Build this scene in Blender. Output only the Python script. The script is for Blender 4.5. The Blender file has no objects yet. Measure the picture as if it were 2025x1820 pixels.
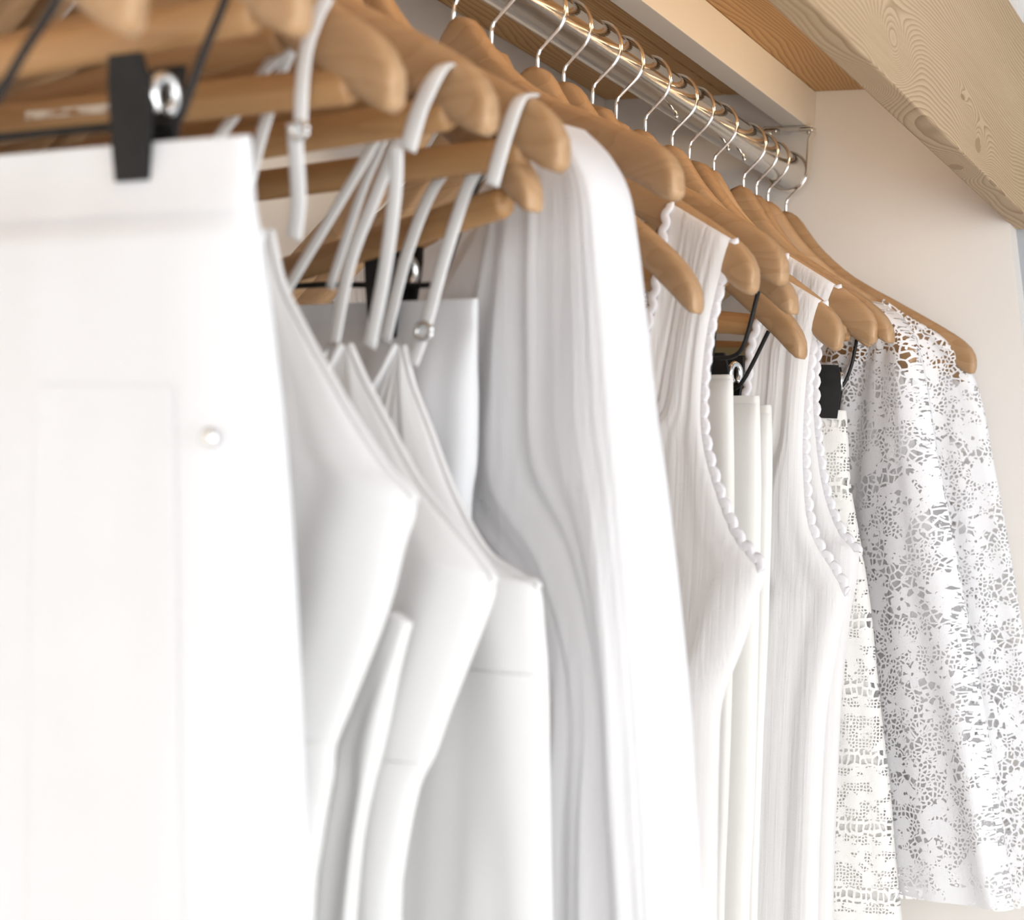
import bpy, bmesh, math, random
from mathutils import Vector, Matrix, noise as mnoise
random.seed(7)
scene = bpy.context.scene
C = scene.collection

# ------------------------------------------------------------------ camera
FPX, CX, CY = 4000.0, 1012.5, 910.0
AX = Vector((0.3865, -0.0392, 0.9214)).normalized()          # rod direction in camera axes (right, up, forward)
AY = Vector((-0.9212, 0.0308, 0.3878)); AY = (AY - AX * AY.dot(AX)).normalized()
AZ = -AX.cross(AY)
if AZ.y < 0: AZ = -AZ
EYE = Vector((0, 0, 1.55))
def w(r, u, f):
    v = Vector((r, u, f)); return Vector((v.dot(AX), v.dot(AY), v.dot(AZ)))
cam_d = bpy.data.cameras.new('camera'); cam = bpy.data.objects.new('camera', cam_d); C.objects.link(cam)
R_, U_, F_ = w(1, 0, 0), w(0, 1, 0), w(0, 0, 1)
cam.matrix_world = Matrix(((R_.x, U_.x, -F_.x, EYE.x), (R_.y, U_.y, -F_.y, EYE.y), (R_.z, U_.z, -F_.z, EYE.z), (0, 0, 0, 1)))
cam_d.sensor_fit = 'HORIZONTAL'; cam_d.sensor_width = 36.0; cam_d.lens = 36.0 * FPX / 2025.0
cam_d.clip_start = 0.02
cam_d.dof.use_dof = True; cam_d.dof.focus_distance = 1.72; cam_d.dof.aperture_fstop = 10.5
scene.camera = cam
scene.cycles.adaptive_threshold = 0.06; scene.cycles.adaptive_min_samples = 12; scene.cycles.max_bounces = 5; scene.cycles.diffuse_bounces = 3; scene.cycles.glossy_bounces = 3; scene.cycles.transmission_bounces = 4; scene.cycles.transparent_max_bounces = 16

# ------------------------------------------------------------------ light
world = bpy.data.worlds.new('world'); scene.world = world; world.use_nodes = True
bg = world.node_tree.nodes['Background']; bg.inputs['Color'].default_value = (1.0, 0.985, 0.97, 1); bg.inputs['Strength'].default_value = 1.0
def area(name, loc, target, size, size_y, energy, color):
    d = bpy.data.lights.new(name, 'AREA'); d.shape = 'RECTANGLE'; d.size = size; d.size_y = size_y; d.energy = energy; d.color = color
    o = bpy.data.objects.new(name, d); C.objects.link(o); o.location = loc
    o.rotation_euler = (Vector(target) - Vector(loc)).to_track_quat('-Z', 'Y').to_euler(); return o
area('window_daylight', (-0.2, -2.7, 1.3), (1.2, 0.5, 1.5), 2.6, 2.2, 56, (0.95, 0.98, 1.0))
area('room_light', (-4.2, -1.3, 1.3), (1.2, 0.5, 1.5), 2.4, 2.2, 66, (0.97, 0.985, 1.0))
area('strip_lamp', (1.15, 0.353, 1.975), (1.15, 0.75, 1.96), 1.7, 0.02, 1.15, (1.0, 0.74, 0.46))
vs = scene.view_settings
vs.view_transform = 'Standard'; vs.look = 'None'; vs.gamma = 1.0; vs.use_curve_mapping = False; vs.exposure = 0.42

# ------------------------------------------------------------------ layout constants (metres)
YR, ZR = 0.5736, 1.9225        # rod axis
XP = 2.113                     # end wall
YB = 0.795                     # back wall
ZS = 2.0122                    # shelf underside
def P(px, py, X):
    """the point of the plane x = X seen at that place of the photograph"""
    d = w((px - CX) / FPX, (CY - py) / FPX, 1.0)
    return EYE + d * ((X - EYE.x) / d.x)
def proj(p):
    q = Vector(p) - EYE; r, u, f = q.dot(R_), q.dot(U_), q.dot(F_); return CX + FPX * r / f, CY - FPX * u / f
def PY(px, py, Y):
    d = w((px - CX) / FPX, (CY - py) / FPX, 1.0)
    return EYE + d * ((Y - EYE.y) / d.y)

# ------------------------------------------------------------------ materials
def new_mat(name):
    m = bpy.data.materials.new(name); m.use_nodes = True
    nt = m.node_tree; return m, nt, nt.nodes['Principled BSDF'], nt.nodes['Material Output']
def N(nt, t, **kw):
    n = nt.nodes.new(t)
    for k, v in kw.items(): setattr(n, k, v)
    return n
def link(nt, a, b): nt.links.new(a, b)
def ramp(nt, fac, stops):
    r = N(nt, 'ShaderNodeValToRGB'); e = r.color_ramp.elements
    e[0].position, e[0].color = stops[0][0], (*stops[0][1], 1)
    e[1].position, e[1].color = stops[-1][0], (*stops[-1][1], 1)
    for p, c in stops[1:-1]:
        x = e.new(p); x.color = (*c, 1)
    link(nt, fac, r.inputs[0]); return r.outputs[0]
def math_n(nt, op, a, b=None, c=None):
    n = N(nt, 'ShaderNodeMath', operation=op)
    for i, v in enumerate((a, b, c)):
        if v is None: continue
        if isinstance(v, (int, float)): n.inputs[i].default_value = v
        else: link(nt, v, n.inputs[i])
    return n.outputs[0]
def coords(nt, scale=(1, 1, 1), loc=(0, 0, 0), kind='Object'):
    t = N(nt, 'ShaderNodeTexCoord'); mp = N(nt, 'ShaderNodeMapping')
    mp.inputs['Scale'].default_value = scale; mp.inputs['Location'].default_value = loc
    link(nt, t.outputs[kind], mp.inputs['Vector']); return mp.outputs[0]
def noise(nt, vec, scale, detail=3, rough=0.5, dist=0.0):
    n = N(nt, 'ShaderNodeTexNoise'); link(nt, vec, n.inputs['Vector'])
    n.inputs['Scale'].default_value = scale; n.inputs['Detail'].default_value = detail
    n.inputs['Roughness'].default_value = rough; n.inputs['Distortion'].default_value = dist
    return n.outputs['Fac']
def bump(nt, h, strength, dist, bsdf):
    b = N(nt, 'ShaderNodeBump'); b.inputs['Strength'].default_value = strength; b.inputs['Distance'].default_value = dist
    link(nt, h, b.inputs['Height']); link(nt, b.outputs[0], bsdf.inputs['Normal'])

def wood_mat(name, light, dark, scale, rings, rough=0.45, loc=(0, 0, 0), line=0.5, fine=(300, 300, 300), per_object=True):
    """flat sawn grain: contour lines of a stretched noise field"""
    m, nt, b, o = new_mat(name)
    v = coords(nt, scale, loc)
    if per_object:
        oi = N(nt, 'ShaderNodeObjectInfo'); ad = N(nt, 'ShaderNodeVectorMath', operation='ADD')
        mu = math_n(nt, 'MULTIPLY', oi.outputs['Random'], 37.0)
        cb = N(nt, 'ShaderNodeCombineXYZ'); link(nt, mu, cb.inputs[0]); link(nt, mu, cb.inputs[1]); link(nt, mu, cb.inputs[2])
        link(nt, v, ad.inputs[0]); link(nt, cb.outputs[0], ad.inputs[1]); v = ad.outputs[0]
    f = noise(nt, v, 1.0, 1.5, 0.35)
    g = math_n(nt, 'MULTIPLY', f, rings)
    s = math_n(nt, 'FRACT', g)
    # late wood: sharp on one side, soft on the other
    s2 = math_n(nt, 'POWER', s, 2.2)
    fb = noise(nt, coords(nt, fine), 1.0, 2, 0.6)
    mix = math_n(nt, 'MULTIPLY_ADD', fb, 0.35, math_n(nt, 'MULTIPLY', s2, line))
    big = noise(nt, v, 0.35, 2, 0.5)
    fac = math_n(nt, 'MULTIPLY_ADD', math_n(nt, 'SUBTRACT', big, 0.5), 0.5, mix)
    col = ramp(nt, fac, [(0.05, light), (0.95, dark)])
    link(nt, col, b.inputs['Base Color']); b.inputs['Roughness'].default_value = rough
    bump(nt, fac, 0.08, 0.001, b)
    return m
def paint_mat(name, col, rough=0.6, blot=0.03):
    m, nt, b, o = new_mat(name)
    n = noise(nt, coords(nt), 9.0, 4, 0.6)
    c = ramp(nt, n, [(0.3, tuple(x * (1 - blot) for x in col)), (0.7, col)])
    link(nt, c, b.inputs['Base Color']); b.inputs['Roughness'].default_value = rough
    bump(nt, noise(nt, coords(nt), 160.0, 3, 0.6), 0.06, 0.001, b)
    return m
def metal_mat(name, col, rough, blot=0.04):
    m, nt, b, o = new_mat(name)
    b.inputs['Metallic'].default_value = 1.0; b.inputs['Base Color'].default_value = (*col, 1)
    n = noise(nt, coords(nt), 45.0, 5, 0.7)
    r = math_n(nt, 'MULTIPLY_ADD', n, blot * 2, rough - blot); link(nt, r, b.inputs['Roughness'])
    return m
def black_mat(name):
    m, nt, b, o = new_mat(name)
    n = noise(nt, coords(nt), 80.0, 3, 0.5)
    link(nt, ramp(nt, n, [(0.3, (0.005, 0.005, 0.0045)), (0.7, (0.010, 0.009, 0.009))]), b.inputs['Base Color'])
    b.inputs['Roughness'].default_value = 0.45; b.inputs['Specular IOR Level'].default_value = 0.3; return m
def cloth_mat(name, col, trans=0.25, crinkle=(0, 0, 0), cs=0.0, weave=0.1):
    """white cloth; crinkle = object space scale of the fine pleats"""
    m, nt, b, o = new_mat(name)
    n = noise(nt, coords(nt), 14.0, 3, 0.5)
    c = ramp(nt, n, [(0.3, tuple(x * 0.97 for x in col)), (0.7, col)])
    link(nt, c, b.inputs['Base Color']); b.inputs['Roughness'].default_value = 0.9
    b.inputs['Specular IOR Level'].default_value = 0.15
    h = noise(nt, coords(nt, (900, 900, 900)), 1.0, 1, 0.5)
    if cs > 0:
        k = noise(nt, coords(nt, crinkle), 1.0, 2, 0.55, 0.2)
        h = math_n(nt, 'MULTIPLY_ADD', h, weave, math_n(nt, 'MULTIPLY', k, cs))
        bump(nt, h, 0.5, 0.003, b)
    else:
        bump(nt, h, 0.12, 0.0006, b)
    t = N(nt, 'ShaderNodeBsdfTranslucent'); t.inputs['Color'].default_value = (*col, 1)
    mx = N(nt, 'ShaderNodeMixShader'); mx.inputs[0].default_value = trans
    link(nt, b.outputs[0], mx.inputs[1]); link(nt, t.outputs[0], mx.inputs[2]); link(nt, mx.outputs[0], o.inputs['Surface'])
    return m

M_HANG = wood_mat('beech_hanger', (0.45, 0.28, 0.15), (0.31, 0.17, 0.07), (40, 5, 30), 9, 0.42, line=0.35, fine=(500, 30, 400))
M_BAR = wood_mat('beech_bar', (0.42, 0.235, 0.10), (0.28, 0.13, 0.042), (40, 3, 40), 6, 0.45, line=0.35, fine=(500, 30, 400))
def pine_mat(name, light, dark, freq, knots, warp=7.0, axis='yz', rough=0.6, seed=0.0):
    """flat sawn pine: growth lines along x that bend round knots"""
    m, nt, b, o = new_mat(name)
    t = N(nt, 'ShaderNodeTexCoord'); sp = N(nt, 'ShaderNodeSeparateXYZ'); link(nt, t.outputs['Object'], sp.inputs[0])
    x, y, z = sp.outputs
    f = math_n(nt, 'MULTIPLY', math_n(nt, 'ADD', y, z), freq)
    f = math_n(nt, 'MULTIPLY_ADD', math_n(nt, 'SUBTRACT', noise(nt, coords(nt, (1.6, 7, 7), (seed, seed, 0)), 1.0, 1.5, 0.4), 0.5), warp * 5, f)
    f = math_n(nt, 'MULTIPLY_ADD', math_n(nt, 'SUBTRACT', noise(nt, coords(nt, (14, 40, 40), (seed, 0, 0)), 1.0, 1.0, 0.4), 0.5), 1.6, f)
    dk = None
    for (kx, kc, wx, wc, amp, heart) in knots:
        dx = math_n(nt, 'DIVIDE', math_n(nt, 'SUBTRACT', x, kx), wx); dc = math_n(nt, 'DIVIDE', math_n(nt, 'SUBTRACT', math_n(nt, 'ADD', y, z), kc), wc)
        r2 = math_n(nt, 'ADD', math_n(nt, 'MULTIPLY', dx, dx), math_n(nt, 'MULTIPLY', dc, dc))
        e = math_n(nt, 'EXPONENT', math_n(nt, 'MULTIPLY', r2, -1.0)); f = math_n(nt, 'MULTIPLY_ADD', e, amp, f)
        if heart:
            h = math_n(nt, 'MULTIPLY', math_n(nt, 'LESS_THAN', r2, 0.10), heart); dk = h if dk is None else math_n(nt, 'MAXIMUM', dk, h)
    s_ = math_n(nt, 'FRACT', f)
    late = math_n(nt, 'POWER', s_, 2.5)
    fb = noise(nt, coords(nt, (12, 500, 500)), 1.0, 2, 0.6)
    big = noise(nt, coords(nt, (1.2, 9, 9), (seed, 3, 1)), 1.0, 2, 0.5)
    fac = math_n(nt, 'MULTIPLY_ADD', fb, 0.30, math_n(nt, 'MULTIPLY', late, 0.7))
    fac = math_n(nt, 'MULTIPLY_ADD', math_n(nt, 'SUBTRACT', big, 0.5), 0.55, fac)
    if dk is not None: fac = math_n(nt, 'MAXIMUM', fac, dk)
    link(nt, ramp(nt, fac, [(0.05, light), (0.85, dark), (1.0, tuple(c * 0.55 for c in dark))]), b.inputs['Base Color'])
    b.inputs['Roughness'].default_value = rough; bump(nt, fac, 0.06, 0.001, b); return m
k1, k2, k3 = PY(1768, 95, 0.319), PY(1934, 288, 0.319), PY(1904, 192, 0.319)
M_SHELF = pine_mat('pine_shelf', (0.62, 0.38, 0.165), (0.36, 0.175, 0.06), 190, [(1.86, 0.44, 0.05, 0.010, 5, 0.9), (1.30, 0.75, 0.10, 0.02, 8, 0), (0.9, 0.6, 0.08, 0.02, 7, 0.8)], 5.0, seed=2.0)
M_BEAM = pine_mat('pine_beam', (0.51, 0.365, 0.22), (0.265, 0.16, 0.07), 230, [(k1.x, 0.319 + k1.z, 0.055, 0.022, 13, 0), (k2.x, 0.319 + k2.z, 0.045, 0.019, 12, 0.72), (k3.x, 0.319 + k3.z, 0.03, 0.007, 4, 0.85), (1.05, 0.319 + 1.97, 0.05, 0.02, 12, 0.7), (0.62, 0.319 + 1.92, 0.04, 0.02, 10, 0)], 9.0)
M_WALL = paint_mat('white_wall_paint', (0.74, 0.70, 0.655))
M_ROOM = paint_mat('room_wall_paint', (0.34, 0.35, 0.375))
M_BATTEN = paint_mat('batten_paint', (0.74, 0.69, 0.62), 0.5)
M_FLOOR = wood_mat('floor_boards', (0.70, 0.665, 0.61), (0.58, 0.54, 0.48), (1.5, 12, 8), 7, 0.4)
M_CHROME = metal_mat('chrome', (0.88, 0.86, 0.83), 0.05, 0.015)
M_STEEL = metal_mat('steel_bracket', (0.80, 0.77, 0.72), 0.22)
M_WIRE = metal_mat('hook_wire', (0.86, 0.83, 0.80), 0.16)
M_SPRING = metal_mat('spring_steel', (0.85, 0.86, 0.86), 0.2)
M_BRASS = metal_mat('dull_brass', (0.42, 0.37, 0.22), 0.5)
M_BLACK = black_mat('black_plastic')

# ------------------------------------------------------------------ builders
def obj(name, me, mat, parent=None):
    o = bpy.data.objects.new(name, me); C.objects.link(o)
    if mat and not me.materials: me.materials.append(mat)
    if parent: o.parent = parent
    return o
def tag(o, label=None, cat=None, group=None, kind=None):
    if label: o['label'] = label
    if cat: o['category'] = cat
    if group: o['group'] = group
    if kind: o['kind'] = kind
    return o
def empty(name, loc=(0, 0, 0), rot=(0, 0, 0)):
    o = bpy.data.objects.new(name, None); C.objects.link(o); o.location = loc; o.rotation_euler = rot; o.empty_display_size = 0.02; return o
def mesh(name, verts, faces, smooth=True):
    me = bpy.data.meshes.new(name); me.from_pydata([tuple(v) for v in verts], [], faces); me.update()
    if smooth:
        for p in me.polygons: p.use_smooth = True
    return me
def box_mesh(name, lo, hi, bev=0.0015):
    bm = bmesh.new(); bmesh.ops.create_cube(bm, size=1)
    s = [hi[i] - lo[i] for i in range(3)]; c = [(hi[i] + lo[i]) / 2 for i in range(3)]
    for v in bm.verts: v.co = Vector((v.co.x * s[0] + c[0], v.co.y * s[1] + c[1], v.co.z * s[2] + c[2]))
    if bev: bmesh.ops.bevel(bm, geom=bm.edges[:], offset=bev, segments=2, affect='EDGES', profile=0.6)
    me = bpy.data.meshes.new(name); bm.to_mesh(me); bm.free(); return me
def tube_data(pts, r, n=8, flat=1.0, up=None):
    """sweep; r number or list; flat squeezes the second axis"""
    pts = [Vector(p) for p in pts]; vs, fs = [], []
    rs = r if isinstance(r, (list, tuple)) else [r] * len(pts)
    ref = Vector(up) if up else None
    prev = None
    for i, p in enumerate(pts):
        t = (pts[min(i + 1, len(pts) - 1)] - pts[max(i - 1, 0)]).normalized()
        if ref is not None: a = ref
        elif prev is None: a = Vector((1, 0, 0)) if abs(t.x) < 0.9 else Vector((0, 0, 1))
        else: a = prev
        a = (a - t * a.dot(t)).normalized(); prev = a; b = t.cross(a)
        for k in range(n):
            th = 2 * math.pi * k / n
            vs.append(p + a * (math.cos(th) * rs[i]) + b * (math.sin(th) * rs[i] * flat))
    for i in range(len(pts) - 1):
        for k in range(n):
            k2 = (k + 1) % n
            fs.append((i * n + k, i * n + k2, (i + 1) * n + k2, (i + 1) * n + k))
    fs.append(tuple(range(n - 1, -1, -1))); m0 = (len(pts) - 1) * n; fs.append(tuple(m0 + k for k in range(n)))
    return vs, fs
def tube(name, pts, r, n=8, flat=1.0, up=None): return mesh(name, *tube_data(pts, r, n, flat, up))
def smooth_pts(pts, n):
    """Catmull-Rom through points, n per span"""
    pts = [Vector(p) for p in pts]; out = []
    for i in range(len(pts) - 1):
        p0, p1, p2, p3 = pts[max(i - 1, 0)], pts[i], pts[i + 1], pts[min(i + 2, len(pts) - 1)]
        for k in range(n):
            t = k / n
            out.append(0.5 * ((2 * p1) + (p2 - p0) * t + (2 * p0 - 5 * p1 + 4 * p2 - p3) * t * t + (3 * p1 - p0 - 3 * p2 + p3) * t ** 3))
    out.append(pts[-1]); return out
def interp(xs, ys, x):
    if x <= xs[0]: return ys[0]
    for i in range(len(xs) - 1):
        if x <= xs[i + 1]:
            t = (x - xs[i]) / (xs[i + 1] - xs[i]); return ys[i] + (ys[i + 1] - ys[i]) * t
    return ys[-1]

# ------------------------------------------------------------------ the closet
def struct(name, me, mat, label=None): return tag(obj(name, me, mat), label, kind='structure')
struct('wall_back', box_mesh('wall_back', (-1.2, YB, 0), (XP + 0.15, YB + 0.1, 2.6), 0), M_WALL, 'white painted back wall behind the hanging clothes')
# end wall: its front edge widens towards the floor
e1, e2 = P(1995.7, 444, XP), P(2023, 678, XP)
def endwall():
    sl = (e2.y - e1.y) / (e2.z - e1.z)
    prof = [(YB, 0), (e1.y + sl * (0.9 - e1.z), 0), (e1.y + sl * (0.9 - e1.z), 0.9), (e1.y, e1.z), (e1.y, 2.45), (YB, 2.45)]
    vs = [(XP, y, z) for y, z in prof] + [(XP + 0.045, y, z) for y, z in prof]; n = len(prof)
    fs = [tuple(range(n)), tuple(range(2 * n - 1, n - 1, -1))] + [(i, i + n, (i + 1) % n + n, (i + 1) % n) for i in range(n)]
    return mesh('wall_end', vs, fs, False)
struct('wall_end', endwall(), M_WALL, 'white painted end wall the clothes rail runs into')
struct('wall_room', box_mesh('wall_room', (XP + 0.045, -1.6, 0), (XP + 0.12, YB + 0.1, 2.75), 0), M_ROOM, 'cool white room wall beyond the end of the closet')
struct('floor', box_mesh('floor', (-1.8, -2.2, -0.05), (XP + 0.2, YB + 0.1, 0), 0), M_FLOOR, 'pale floor below the closet')
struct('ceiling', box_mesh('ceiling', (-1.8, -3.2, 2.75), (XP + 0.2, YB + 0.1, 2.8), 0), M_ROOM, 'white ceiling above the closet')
# shelf: planks running along the rail
YI, YF, ZB = 0.3452, 0.319, 1.867
shelf = tag(empty('shelf', (0.5, 0.57, ZS)), 'orange-brown pine shelf boards above the clothes rail', 'shelf', kind='structure')
edges = [YB, 0.655, 0.475, YI]
for i in range(3):
    b = obj('plank', box_mesh('plank', (-1.2 - 0.5, edges[i + 1] + 0.0006 - 0.57, 0.0), (XP - 0.0005 - 0.5, edges[i] - 0.0006 - 0.57, 0.022), 0.0012), M_SHELF, shelf)
# front beam, top edge read from the corner of the picture
ztop = PY(2012, 25, YF).z
struct('trim_1', box_mesh('trim_1', (-1.2, YF, ZB), (XP + 0.0445, YI - 0.0005, ztop), 0.002), M_BEAM, 'wide pale pine fascia board with knots along the closet front')
struct('trim_2', box_mesh('trim_2', (-1.2, 0.5536, 1.969), (XP - 0.0005, 0.5756 + 0.004, ZS - 0.0005), 0.001), M_BATTEN, 'white painted batten under the shelf above the rail')

# ------------------------------------------------------------------ rail and bracket
RR = 0.0175
rod = tag(empty('clothes_rail', (0.5, YR, ZR)), 'polished chrome clothes rail running below the shelf', 'rail')
def cyl_x(name, x0, x1, r, n=48):
    vs, fs = [], []
    for x in (x0, x1):
        for k in range(n):
            t = 2 * math.pi * k / n; vs.append((x, math.cos(t) * r, math.sin(t) * r))
    for k in range(n): fs.append((k, (k + 1) % n, n + (k + 1) % n, n + k))
    fs.append(tuple(range(n - 1, -1, -1))); fs.append(tuple(range(n, 2 * n)))
    me = mesh(name, vs, fs); me.polygons[-1].use_smooth = False; me.polygons[-2].use_smooth = False; return me
obj('tube', cyl_x('tube', -1.3, XP - 0.006 - 0.5, RR), M_CHROME, rod)
for sx in (1.70, 1.86, 1.915):
    s = obj('screw', tube('screw', [(sx - 0.5, -0.002, -RR + 0.001), (sx - 0.5, -0.002, -RR - 0.0022)], 0.0018, 10), M_STEEL, rod)
br = tag(empty('rail_bracket', (2.085, YR, 1.967)), 'steel bracket holding the rail end below the white batten', 'bracket')
XB = 2.085
def strap_u():
    """U strap: front leg, round the rod, back leg; 16 mm wide along x"""
    pts = []
    zt, r = -0.004, RR + 0.0035; zc = ZR - 1.967
    prof = [(-0.0255, zt), (-0.0215, -0.012)]
    for k in range(0, 17):
        t = math.pi * k / 16; prof.append((-math.cos(t) * r, zc - math.sin(t) * r))
    prof += [(0.0215, -0.012), (0.0255, zt)]
    vs, fs = [], []; th = 0.0016; n = len(prof)
    for j, x in enumerate((-0.008, 0.008)):
        for off in (0, th):
            for i, (y, z) in enumerate(prof):
                a = Vector(prof[min(i + 1, n - 1)]) - Vector(prof[max(i - 1, 0)]); nn = Vector((-a.y, a.x)).normalized()
                vs.append((x, y - nn.x * off, z - nn.y * off))
    for i in range(n - 1):
        for a, b in ((0, 1), (3, 2), (2, 0), (1, 3)):
            fs.append((a * n + i, a * n + i + 1, b * n + i + 1, b * n + i))
    return mesh('strap', vs, fs, False)
obj('strap', strap_u(), M_STEEL, br)
obj('plate', box_mesh('plate', (-0.009, -0.0265, -0.0005), (0.009, 0.0265, 0.0015), 0.0006), M_STEEL, br)
for y in (-0.0195, 0.0195):
    f = obj('foot', box_mesh('foot', (-0.0085, y - 0.0075, -0.0045), (0.0085, y + 0.0075, -0.0008), 0.0012), M_STEEL, br)
    obj('screw', tube('screw', [(0, y - math.copysign(0.002, -y), -0.004), (0, y - math.copysign(0.002, -y), -0.0062)], [0.0034, 0.0028], 12), M_STEEL, f)

# ------------------------------------------------------------------ hangers
TOPY = [0, .012, .024, .037, .056, .079, .124, .169, .190, .202, .2095, .2135, .2147]
TOPZ = [-.0115, -.0165, -.031, -.047, -.065, -.0825, -.107, -.131, -.143, -.151, -.158, -.1645, -.169]
THK = [.040, .038, .036, .034, .032, .0300, .0285, .0300, .0305, .0300, .026, .018, .010]
ZBEND = 1.890 - ZR
def hanger_body(width=0.2147, drop=1.0, contour=0.016, thick=0.0072, slim=1.0):
    k = width / 0.2147; rows = []
    ys = [-y for y in reversed(TOPY[1:])] + TOPY
    for y in ys:
        a = abs(y); i = TOPY.index(a); zt, th = TOPZ[i] * drop - (1 - slim) * 0.4 * THK[i], THK[i] * slim
        zc, hh = ZBEND + zt - th / 2, th / 2
        tx = thick * (1.0 - 0.12 * (a / .2147)) * (1 if hh > .012 else (0.55 + 0.45 * hh / .012))
        xc = -contour * (a / .2147) ** 2
        rows.append([(xc + tx * cx, y * k, zc + hh * cz) for cx, cz in
                     ((-.55, 1), (0, 1.0), (.55, 1), (.92, .78), (1, .35), (1, -.35), (.92, -.78), (.55, -1), (-.55, -1), (-.92, -.78), (-1, -.35), (-1, .35), (-.92, .78))])
    n = 13; vs = [v for r in rows for v in r]; fs = []
    for i in range(len(rows) - 1):
        for j in range(n):
            j2 = (j + 1) % n; fs.append((i * n + j, (i + 1) * n + j, (i + 1) * n + j2, i * n + j2))
    fs.append(tuple(range(n))); fs.append(tuple(range(len(vs) - 1, len(vs) - n - 1, -1)))
    me = mesh('body', vs, fs)
    bm = bmesh.new(); bm.from_mesh(me); bmesh.ops.recalc_face_normals(bm, faces=bm.faces); bmesh.ops.subdivide_edges(bm, edges=[e for e in bm.edges if abs(e.verts[0].co.y - e.verts[1].co.y) > 0.012], cuts=1, smooth=0.6); bm.to_mesh(me); bm.free()
    for p in me.polygons: p.use_smooth = True
    return me
def hook_mesh():
    R, zc = 0.0213, RR + 0.0015 - 0.0213
    d = zc - ZBEND; al = math.acos(R / d)
    pts = [Vector((0, 0, ZBEND - 0.032)), Vector((0, 0, ZBEND - 0.003)), Vector((0, -0.0012, ZBEND + 0.0012))]
    a0 = al
    tp = Vector((0, -R * math.sin(al), zc - R * math.cos(al)))
    pts += [Vector((0, 0, ZBEND)).lerp(tp, 0.25), Vector((0, 0, ZBEND)).lerp(tp, 0.7)]
    n = 30; end = math.radians(262)
    for k in range(n + 1):
        t = al + (end - al) * k / n
        pts.append(Vector((0, -R * math.sin(t), zc - R * math.cos(t))))
    vs, fs = tube_data(pts, 0.00155, 8, up=(1, 0, 0))
    return mesh('hook', vs, fs)
ME_HOOK = hook_mesh()
ME_BODY = hanger_body()
ME_BODY_NARROW = hanger_body(0.172, 0.88, 0.012, 0.0072)
ME_BODY_STEEP = hanger_body(0.207, 1.22, 0.012, 0.0078, 0.82)
def bar_mesh(y0=0.188, z=-0.170, x=-0.012):
    pts = [(x, -y0, ZBEND + z), (x, -y0 + 0.004, ZBEND + z), (x, y0 - 0.004, ZBEND + z), (x, y0, ZBEND + z)]
    return tube('trouser_bar', pts, [0.0075, 0.0085, 0.0085, 0.0075], 14, 0.7, up=(0, 0, 1))
ME_BAR = bar_mesh()
ME_BAR_NARROW = bar_mesh(0.150, -0.153, -0.010)
ME_BAR_STEEP = bar_mesh(0.18, -0.206, -0.009)
def clip_data():
    """black two jaw clip, hanging on a wire at z = 0; jaws along -z, width along y"""
    out = []
    for s in (-1, 1):
        prof = [(-.0085, .024), (-.0105, .015), (-.0115, .004), (-.0100, -.010), (-.0085, -.026)]   # half width, z
        xs = [.0112, .0090, .0066, .0058, .0042]
        vs, fs = [], []
        for (hw, z), x in zip(prof, xs):
            for yy, xx in ((hw, x), (-hw, x), (-hw, x + .0028), (hw, x + .0028)): vs.append((s * xx, yy, z))
        for i in range(4):
            for k in range(4): fs.append((i * 4 + k, i * 4 + (k + 1) % 4, i * 4 + 4 + (k + 1) % 4, i * 4 + 4 + k))
        fs += [(3, 2, 1, 0), (16, 17, 18, 19)]
        out.append((vs, fs))
    return out
CLIP_J = [mesh('jaw', v, f, False) for v, f in clip_data()]
def spring_mesh():
    pts = []
    for k in range(33):
        t = math.pi * (0.15 + 1.7 * k / 32); pts.append((math.sin(t) * .0062, -.0100, .009 - math.cos(t) * .0072))
    return tube('spring', pts, .0026, 6, 1.0)
ME_SPRING = spring_mesh()
def add_clip(parent, loc, rz=0.0, s=1.0):
    e = bpy.data.objects.new('clip', CLIP_J[0]); C.objects.link(e); e.parent = parent; e.location = loc; e.rotation_euler = (0, 0, rz); e.scale = (s, s, s)
    if not CLIP_J[0].materials: CLIP_J[0].materials.append(M_BLACK)
    obj('jaw', CLIP_J[1], M_BLACK, e); obj('spring', ME_SPRING, M_SPRING, e)
    return e
def keep(o, parent):
    """parent without moving: the mesh is already in world coordinates"""
    o.parent = parent; o.matrix_parent_inverse = parent.matrix_basis.inverted(); return o
def wooden_hanger(X, label, swivel=0.0, tilt=0.0, steep=False, bar=True, hook_rz=0.0):
    e = tag(empty('wooden_hanger', (X, YR, ZR), (math.radians(tilt), 0, math.radians(swivel))), label, 'hanger', 'wooden hangers on the rail')
    obj('body', (ME_BODY, ME_BODY_STEEP, ME_BODY_NARROW)[steep], M_HANG, e)
    h = obj('hook', ME_HOOK, M_WIRE, e); h.rotation_euler = (math.radians(-tilt), 0, math.radians(-swivel + hook_rz))
    if bar: obj('trouser_bar', (ME_BAR, ME_BAR_STEEP, ME_BAR_NARROW)[steep], M_BAR, e)
    return e
def pose_for(X, tx, ty, wd, drop):
    """swivel and tilt that bring the front tip to its place"""
    tip = Vector((-0.016, -wd - 0.0035, ZBEND - 0.179 * drop)); best = (1e9, 0, 0); a0 = t0 = 0.0; rng = 28.0
    for it in range(6):
        for i in range(-8, 9):
            for j in range(-8, 9):
                a, t = a0 + i * rng / 8, t0 + j * rng / 16
                if abs(t) > 13: continue
                q = proj(Vector((X, YR, ZR)) + Matrix.Rotation(math.radians(a), 3, 'Z') @ (Matrix.Rotation(math.radians(t), 3, 'X') @ tip))
                e = math.hypot(q[0] - tx, q[1] - ty)
                if e < best[0]: best = (e, a, t)
        a0, t0 = best[1], best[2]; rng /= 4
    return best[1], best[2]
HID = 'wooden hanger mostly hidden between the hangers of the strappy dresses'
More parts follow.
